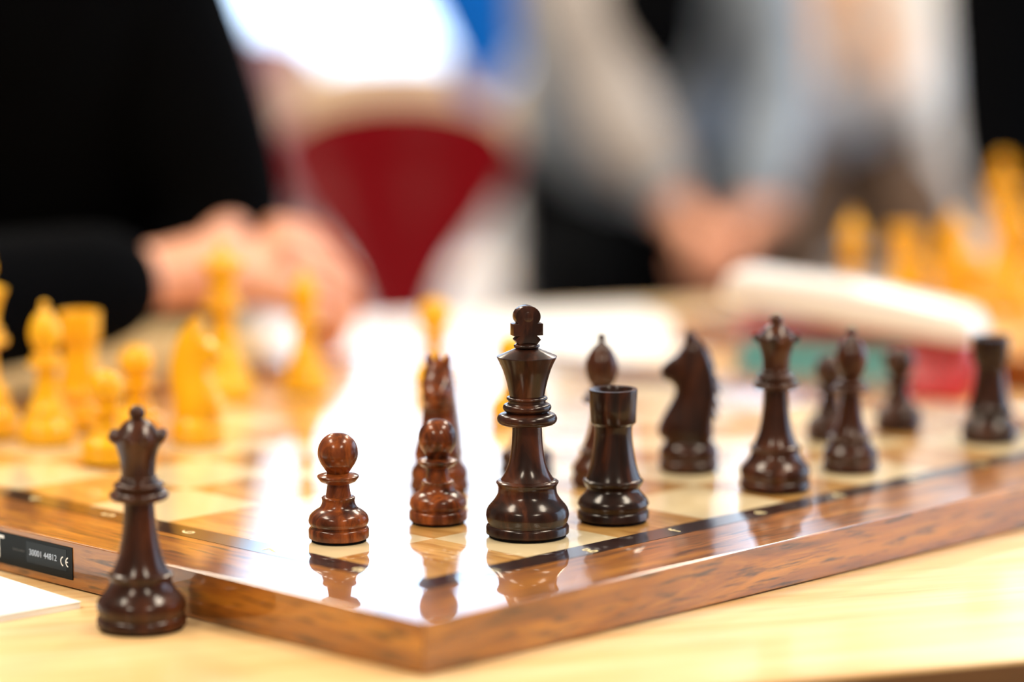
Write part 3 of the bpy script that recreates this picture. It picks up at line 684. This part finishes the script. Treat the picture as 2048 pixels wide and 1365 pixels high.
# ================================================================== PEOPLE
def finger(bm, base, dirv, up, L, r, curl):
    """one skinned finger chain: three phalanges bending away from `up`"""
    d = Vector(dirv).normalized(); upv = Vector(up).normalized(); ax = d.cross(upv).normalized()
    p = Vector(base); nodes = {'p0': (*(p - d * 0.018), r)}; e = []; names = ['p0']
    nodes['p1'] = (*p, r * 1.02); e.append(('p0', 'p1')); last = 'p1'
    for k, (f, c) in enumerate(((.44, curl[0]), (.31, curl[1]), (.25, curl[2]))):
        d = Matrix.Rotation(-c, 3, ax) @ d; p = p + d * L * f; nm = 'q%d' % k; nodes[nm] = (*p, r * (.96, .88, .70)[k]); e.append((last, nm)); last = nm
    merge(bm, skin_bm(nodes, e, 'p1', 2))
def hand(bm, wrist, d, up, side, curl=(.5, .7, .4), k=1.0, thumb_out=0.9):
    """palm from the wrist along d, back of hand towards up; thumb on `side` (+1: towards up x d)"""
    d = Vector(d).normalized(); up = (Vector(up) - d * Vector(up).dot(d)).normalized(); lat = up.cross(d).normalized()
    w = Vector(wrist); P = lambda a, b, c=0: w + d * a * k + lat * b * k + up * c * k
    nodes = {'v': (*(w - d * .05), .027, .024), 'w': (*w, .026 * k, .021 * k), 'm': (*P(.035, 0), .028 * k, .017 * k), 'i': (*P(.078, side * .026), .0125 * k), 'a': (*P(.082, side * .009), .0125 * k), 'r': (*P(.079, -side * .009), .012 * k), 'l': (*P(.072, -side * .026), .0115 * k), 't': (*P(.035, side * .026, -.006), .014 * k)}
    merge(bm, skin_bm(nodes, [('v', 'w'), ('w', 'm'), ('m', 'i'), ('m', 'a'), ('m', 'r'), ('m', 'l'), ('m', 't')], 'm', 2, .8))
    # palm slab fills between the metacarpals
    for nm, off, L, r, c in (('i', .026, .072, .0092, 1.0), ('a', .009, .080, .0094, 1.05), ('r', -.009, .074, .0090, 1.1), ('l', -.026, .058, .0080, 1.15)):
        b = Vector(nodes[nm][:3]); finger(bm, b, d + lat * side * off * 1.6, up, L * k, r * k, [x * c for x in curl])
    finger(bm, Vector(nodes['t'][:3]), (d * .75 + lat * side * thumb_out - up * .25), up, .060 * k, .0105 * k, (.15, .35, .35))
def head_bm(c, yaw, pitch=0.0, k=1.0):
    bm = bmesh.new(); bmesh.ops.create_uvsphere(bm, u_segments=32, v_segments=24, radius=1.0)
    for v in bm.verts:
        x, y, z = v.co; fx, fy, fz = .076, .096, .118
        if z < 0: fx *= 1 + .28 * z; fy *= 1 + .10 * z
        if y < 0 and z < -.2: y *= .98
        v.co = (x * fx, y * fy, z * fz)
        X, Y, Z = v.co
        if Y < -.05: # face: brow, nose, chin
            v.co.y -= .020 * math.exp(-((X / .011) ** 2) - ((Z + .018) / .020) ** 2)
            v.co.y -= .007 * math.exp(-((X / .022) ** 2) - ((Z + .092) / .02) ** 2)
            v.co.y += .007 * math.exp(-(((abs(X) - .031) / .015) ** 2) - ((Z - .004) / .012) ** 2)
            v.co.y -= .005 * math.exp(-((X / .05) ** 2) - ((Z - .026) / .010) ** 2)
    for s in (-1, 1):
        e = bmesh.new(); bmesh.ops.create_uvsphere(e, u_segments=14, v_segments=10, radius=1.0); merge(bm, e, Matrix.Translation((s * .079, .004, -.004)) @ Matrix.Rotation(s * .3, 4, 'Z') @ Matrix.Diagonal((.006, .017, .031, 1)))
        e = bmesh.new(); bmesh.ops.create_uvsphere(e, u_segments=14, v_segments=10, radius=.0115); merge(bm, e, Matrix.Translation((s * .031, -.0765, .004)) @ Matrix.Diagonal((1.1, 1, .62, 1)), 1)
        e = bmesh.new(); bmesh.ops.create_uvsphere(e, u_segments=12, v_segments=8, radius=.0055); merge(bm, e, Matrix.Translation((s * .031, -.0835, .0035)), 2)
    e = bmesh.new(); bmesh.ops.create_uvsphere(e, u_segments=14, v_segments=8, radius=1); merge(bm, e, Matrix.Translation((0, -.086, -.058)) @ Matrix.Diagonal((.023, .009, .007, 1)), 3)
    M = Matrix.Translation(c) @ Matrix.Rotation(yaw, 4, 'Z') @ Matrix.Rotation(pitch, 4, 'X') @ Matrix.Diagonal((k, k, k, 1)); bm.transform(M)
    hb = bmesh.new(); bmesh.ops.create_uvsphere(hb, u_segments=32, v_segments=20, radius=1.0)
    for v in hb.verts:
        x, y, z = v.co; lim = -0.15 - .25 * (y > 0) + (.75 if y < -.45 else 0)
        if z < lim: v.co = (x * .070, y * .088, z * .06 + lim * .05)
        else: v.co = (x * .084, y * .103 + .004, z * .126)
        v.co += Vector((math.sin(40 * x + 9 * z), math.cos(37 * y), 0)) * .0012
    hb.transform(M); return bm, hb
def person(label, sh, hip, hd, look, hands, cloth_m, trouser_m, hair_m, skin_m, elbows, knees, feet, scale=1.0, extra=None, sleeve='long', shoulders=None, hand_args=({}, {}), bend=0.15):
    """sh: shoulder centre, hip: pelvis, hd: head centre; hands/elbows/knees/feet: (left, right)"""
    r = empty('person', (0, 0, 0))
    sh, hip, hd = Vector(sh), Vector(hip), Vector(hd); look = Vector((*look, 0)).normalized(); side = Vector((look.y, -look.x, 0))  # side = their right
    sw = .19 * scale
    L_, R_ = (shoulders or (sh - side * sw, sh + side * sw)); L_, R_ = Vector(L_), Vector(R_)
    ch = sh.lerp(hip, .35); be = sh.lerp(hip, .72); nk = sh.lerp(hd, .38) + Vector((0, 0, .01))
    nd_ = {'hip': (*hip, .130, .10), 'belly': (*be, .12, .09), 'chest': (*ch, .13, .09), 'sh': (*(sh + Vector((0, 0, -.03))), .075, .06), 'neck': (*nk, .052), 'hd': (*(hd + Vector((0, 0, -.05))), .055),
           'ls': (*L_, .046), 'rs': (*R_, .046), 'le': (*elbows[0], .042), 're': (*elbows[1], .042), 'lw': (*hands[0], .026), 'rw': (*hands[1], .026),
           'lh': (*(hip - side * .09), .095), 'rh': (*(hip + side * .09), .095), 'lk': (*knees[0], .060), 'rk': (*knees[1], .060), 'lf': (*feet[0], .038), 'rf': (*feet[1], .038)}
    ed = [('hip', 'belly'), ('belly', 'chest'), ('chest', 'sh'), ('sh', 'neck'), ('neck', 'hd'), ('sh', 'ls'), ('sh', 'rs'), ('ls', 'le'), ('rs', 're'), ('le', 'lw'), ('re', 'rw'), ('hip', 'lh'), ('hip', 'rh'), ('lh', 'lk'), ('rh', 'rk'), ('lk', 'lf'), ('rk', 'rf')]
    body = skin_bm(nd_, ed, 'hip', 2)
    yaw = math.atan2(look.y, look.x) + PI / 2
    hm, hair = head_bm(hd, yaw, bend, scale); merge(body, hm)
    for i, (w, e) in enumerate(zip(hands, elbows)):
        a = dict(d=Vector(w) - Vector(e), up=(0, 0, 1), side=(-1 if i == 0 else 1), k=scale); a.update(hand_args[i]); hand(body, w, **a)
    obj('body', body, [skin_m, EYEW, EYED, LIP], r, sharp=80)
    obj('hair', hair, hair_m, r, sharp=80)
    g = .013
    for key, rr in (('hip', (.150, .120)), ('belly', (.165, .125)), ('chest', (.185, .13)), ('sh', (.125, .095)), ('ls', (.064,)), ('rs', (.064,))): nd_[key] = (*nd_[key][:3], *rr)
    top = {k: (*v[:3], *[q + g for q in v[3:]]) for k, v in nd_.items() if k in ('hip', 'belly', 'chest', 'sh', 'ls', 'rs', 'le', 're', 'lw', 'rw')}
    e2 = [e for e in ed if e[0] in top and e[1] in top]
    top['nk'] = (*(sh.lerp(nk, .80)), .074); e2.append(('sh', 'nk'))
    for a, b in (('lw', 'le'), ('rw', 're')):
        p = Vector(top[a][:3]); q = Vector(top[b][:3]); t = .03 if sleeve == 'long' else .55
        top[a] = (*(p.lerp(q, t)), *( [.040] if sleeve == 'long' else [.048]))
    obj('jumper', skin_bm(top, e2, 'hip', 2), cloth_m, r, sharp=80)
    tr = {k: (*v[:3], *[q + .010 for q in v[3:]]) for k, v in nd_.items() if k in ('hip', 'lh', 'rh', 'lk', 'rk', 'lf', 'rf')}
    obj('trousers', skin_bm(tr, [e for e in ed if e[0] in tr and e[1] in tr], 'hip', 2), trouser_m, r, sharp=80)
    for f in feet:
        b2 = bmesh.new(); lo_ = [(-.045, .06), (-.05, -.06), (-.045, -.16), (-.02, -.205), (.02, -.205), (.045, -.16), (.05, -.06), (.045, .06), (.02, .085), (-.02, .085)]
        prism(b2, lo_, 0.0, .085); 
        for v in b2.verts:
            if v.co.z > .05: v.co.x *= .82; v.co.z = .085 if v.co.y > -.04 else .05
        bevel(b2, .008, 2); b2.transform(Matrix.Translation((f[0], f[1], 0)) @ Matrix.Rotation(yaw, 4, 'Z')); obj('shoe', b2, BROWNL, r, sharp=50)
    tag(r, label, 'person')
    if extra: extra(r)
    return r
def V(u, v, z): return tuple(B(u, v, z / S, 0))    # board-plane coordinates, real height in metres

# the player in black, seated at the left end of the pale side; the right forearm lies along the board edge
pw = Vector(V(6.0, 10.6, .792)); pe = Vector(V(1.2, 10.9, .80))
def P_(x, y, z): return Vector((x, y, z))
person('person in a black jumper resting one hand on the table behind the pale pieces', (-.36, .98, 1.10), (-.37, 1.22, .60), (-.31, 0.86, 1.36), (.35, -.94),
       (P_(-.40, .86, .62), P_(-.178, .672, .803)), BLACKC, NAVYC, HAIRD, SKIN, (P_(-.165, 1.02, .785), P_(-.43, .44, .792)),
       (P_(-.36, .90, .58), P_(-.60, .85, .58)), (P_(-.32, .88, .06), P_(-.62, .85, .06)), shoulders=(P_(-.26, 1.0, 1.05), P_(-.54, .86, 1.04)),
       hand_args=(dict(curl=(1.0, 1.2, .7)), dict(d=(.88, .47, .02), up=(.2, -.62, .75), curl=(.65, .95, .7), k=1.22, thumb_out=.8)), bend=.45)

# person in the blue-grey jacket behind the king
def jacket(r):
    nd_ = {'a': (.09, 2.74, 1.08, .070), 'b': (.125, 2.60, .92, .062), 'c': (.17, 2.50, .78, .054), 'd': (.225, 2.42, .70, .046)}
    obj('pale_sleeve', skin_bm(nd_, [('a', 'b'), ('b', 'c'), ('c', 'd')], 'a', 2), BEIGEC, r, sharp=80)['label'] = 'pale beige sleeve'
    nd_ = {'a': (.24, 2.62, 1.06, .050, .04), 'b': (.20, 2.57, .96, .085, .04), 'c': (.19, 2.545, .88, .095, .04), 'd': (.18, 2.545, .82, .05, .03)}
    obj('scarf', skin_bm(nd_, [('a', 'b'), ('b', 'c'), ('c', 'd')], 'b', 2), BLACKC, r, sharp=80)['label'] = 'black scarf'
person('person in a blue-grey jacket with a black scarf, seated behind the table', (.215, 2.76, 1.08), (.20, 2.90, .60), (.22, 2.66, 1.33), (-.1, -1),
       (P_(.325, 2.44, .66), P_(.24, 2.40, .675)), GREYC, BLACKC, HAIRD, SKIN, (P_(.375, 2.66, .80), P_(.125, 2.58, .82)),
       (P_(.30, 2.42, .55), P_(.12, 2.42, .55)), (P_(.30, 2.40, .06), P_(.12, 2.40, .06)), bend=.3, shoulders=(P_(.35, 2.75, 1.03), P_(.095, 2.75, 1.03)), extra=jacket, hand_args=(dict(d=(-.5, -.5, -.3), curl=(1.1, 1.2, .7)), dict(d=(.3, -.5, -.3), curl=(1.1, 1.2, .7))))
person('person in a white shirt with bare hands clasped at the chest', (.55, 3.62, 1.08), (.55, 3.74, .60), (.54, 3.54, 1.34), (0, -1),
       (P_(.575, 3.34, .90), P_(.505, 3.34, .90)), WHITEC, cloth('brown_trousers_cloth', (.12, .075, .05)), HAIRB, SKIN2, (P_(.625, 3.36, .74), P_(.465, 3.36, .74)),
       (P_(.65, 3.30, .60), P_(.46, 3.30, .60)), (P_(.67, 3.28, .06), P_(.45, 3.28, .06)), sleeve='short', bend=.3, hand_args=(dict(d=(-.3, -.1, 1), up=(.3, -1, 0), curl=(1.1, 1.2, .7)), dict(d=(.3, -.1, 1), up=(-.3, -1, 0), curl=(1.1, 1.2, .7))))
person('person in black clothes at the right edge behind the far board', (.76, 2.16, 1.10), (.79, 2.28, .60), (.74, 2.08, 1.34), (-.35, -1),
       (P_(.78, 1.92, .63), P_(.68, 1.92, .63)), BLACKC, BLACKC, HAIRD, SKIN, (P_(.98, 2.10, .80), P_(.56, 2.02, .74)),
       (P_(.84, 1.85, .58), P_(.68, 1.85, .58)), (P_(.84, 1.82, .06), P_(.68, 1.82, .06)), bend=.3)
for x, y, a, lab in ((-.41, 1.33, -12, 'plywood chair under the player in black'), (.20, 2.98, 0, 'plywood chair under the person in the blue-grey jacket'), (.55, 3.82, 0, 'plywood chair under the person in the white shirt'), (.80, 2.36, -15, 'plywood chair under the person in black at the right edge')):
    c = copy_tree(pc); c.scale = (1, 1, 1); c.location = (x, y, 0); c.rotation_euler = (0, 0, math.radians(a)); tag(c, lab, 'chair', 'plywood chairs')
mc = shell_chair(mat('mauve_chair_shell', (.42, .24, .30), .45)); mc.location = (-0.40, 4.6, 0); mc.rotation_euler = (0, 0, math.radians(170)); mc.scale = (1.1, 1, 1.06)
tag(mc, 'mauve chair standing far back near the windows', 'chair')

# blue pennant by the window
bm = bmesh.new(); pts = [(-.16, .30), (.16, .30), (.02, 0.0), (-.02, 0.0)]
f1 = [bm.verts.new((x, 0, z)) for x, z in pts]; f2 = [bm.verts.new((x, .012, z)) for x, z in pts]; bm.faces.new(f1); bm.faces.new(f2[::-1])
for i in range(4): j = (i + 1) % 4; bm.faces.new((f1[j], f1[i], f2[i], f2[j]))
bmesh.ops.recalc_face_normals(bm, faces=bm.faces)
pn = empty('hanging_pennant', (-0.008, 3.3, .765)); obj('cloth', bm, BLUEC, pn, smooth=False)
bm = bmesh.new(); lathe(bm, [(7, -175), (7, 175)], 14); bm.transform(Matrix.Translation((0, .006, .30)) @ Matrix.Rotation(PI / 2, 4, 'Y')); obj('crossbar', bm, STEEL, pn)
bm = bmesh.new(); lathe(bm, [(1.5, 306), (1.5, 2535)], 8); obj('cord', bm, STEEL, pn)
tag(pn, 'bright blue pointed pennant hanging in front of the window', 'pennant')
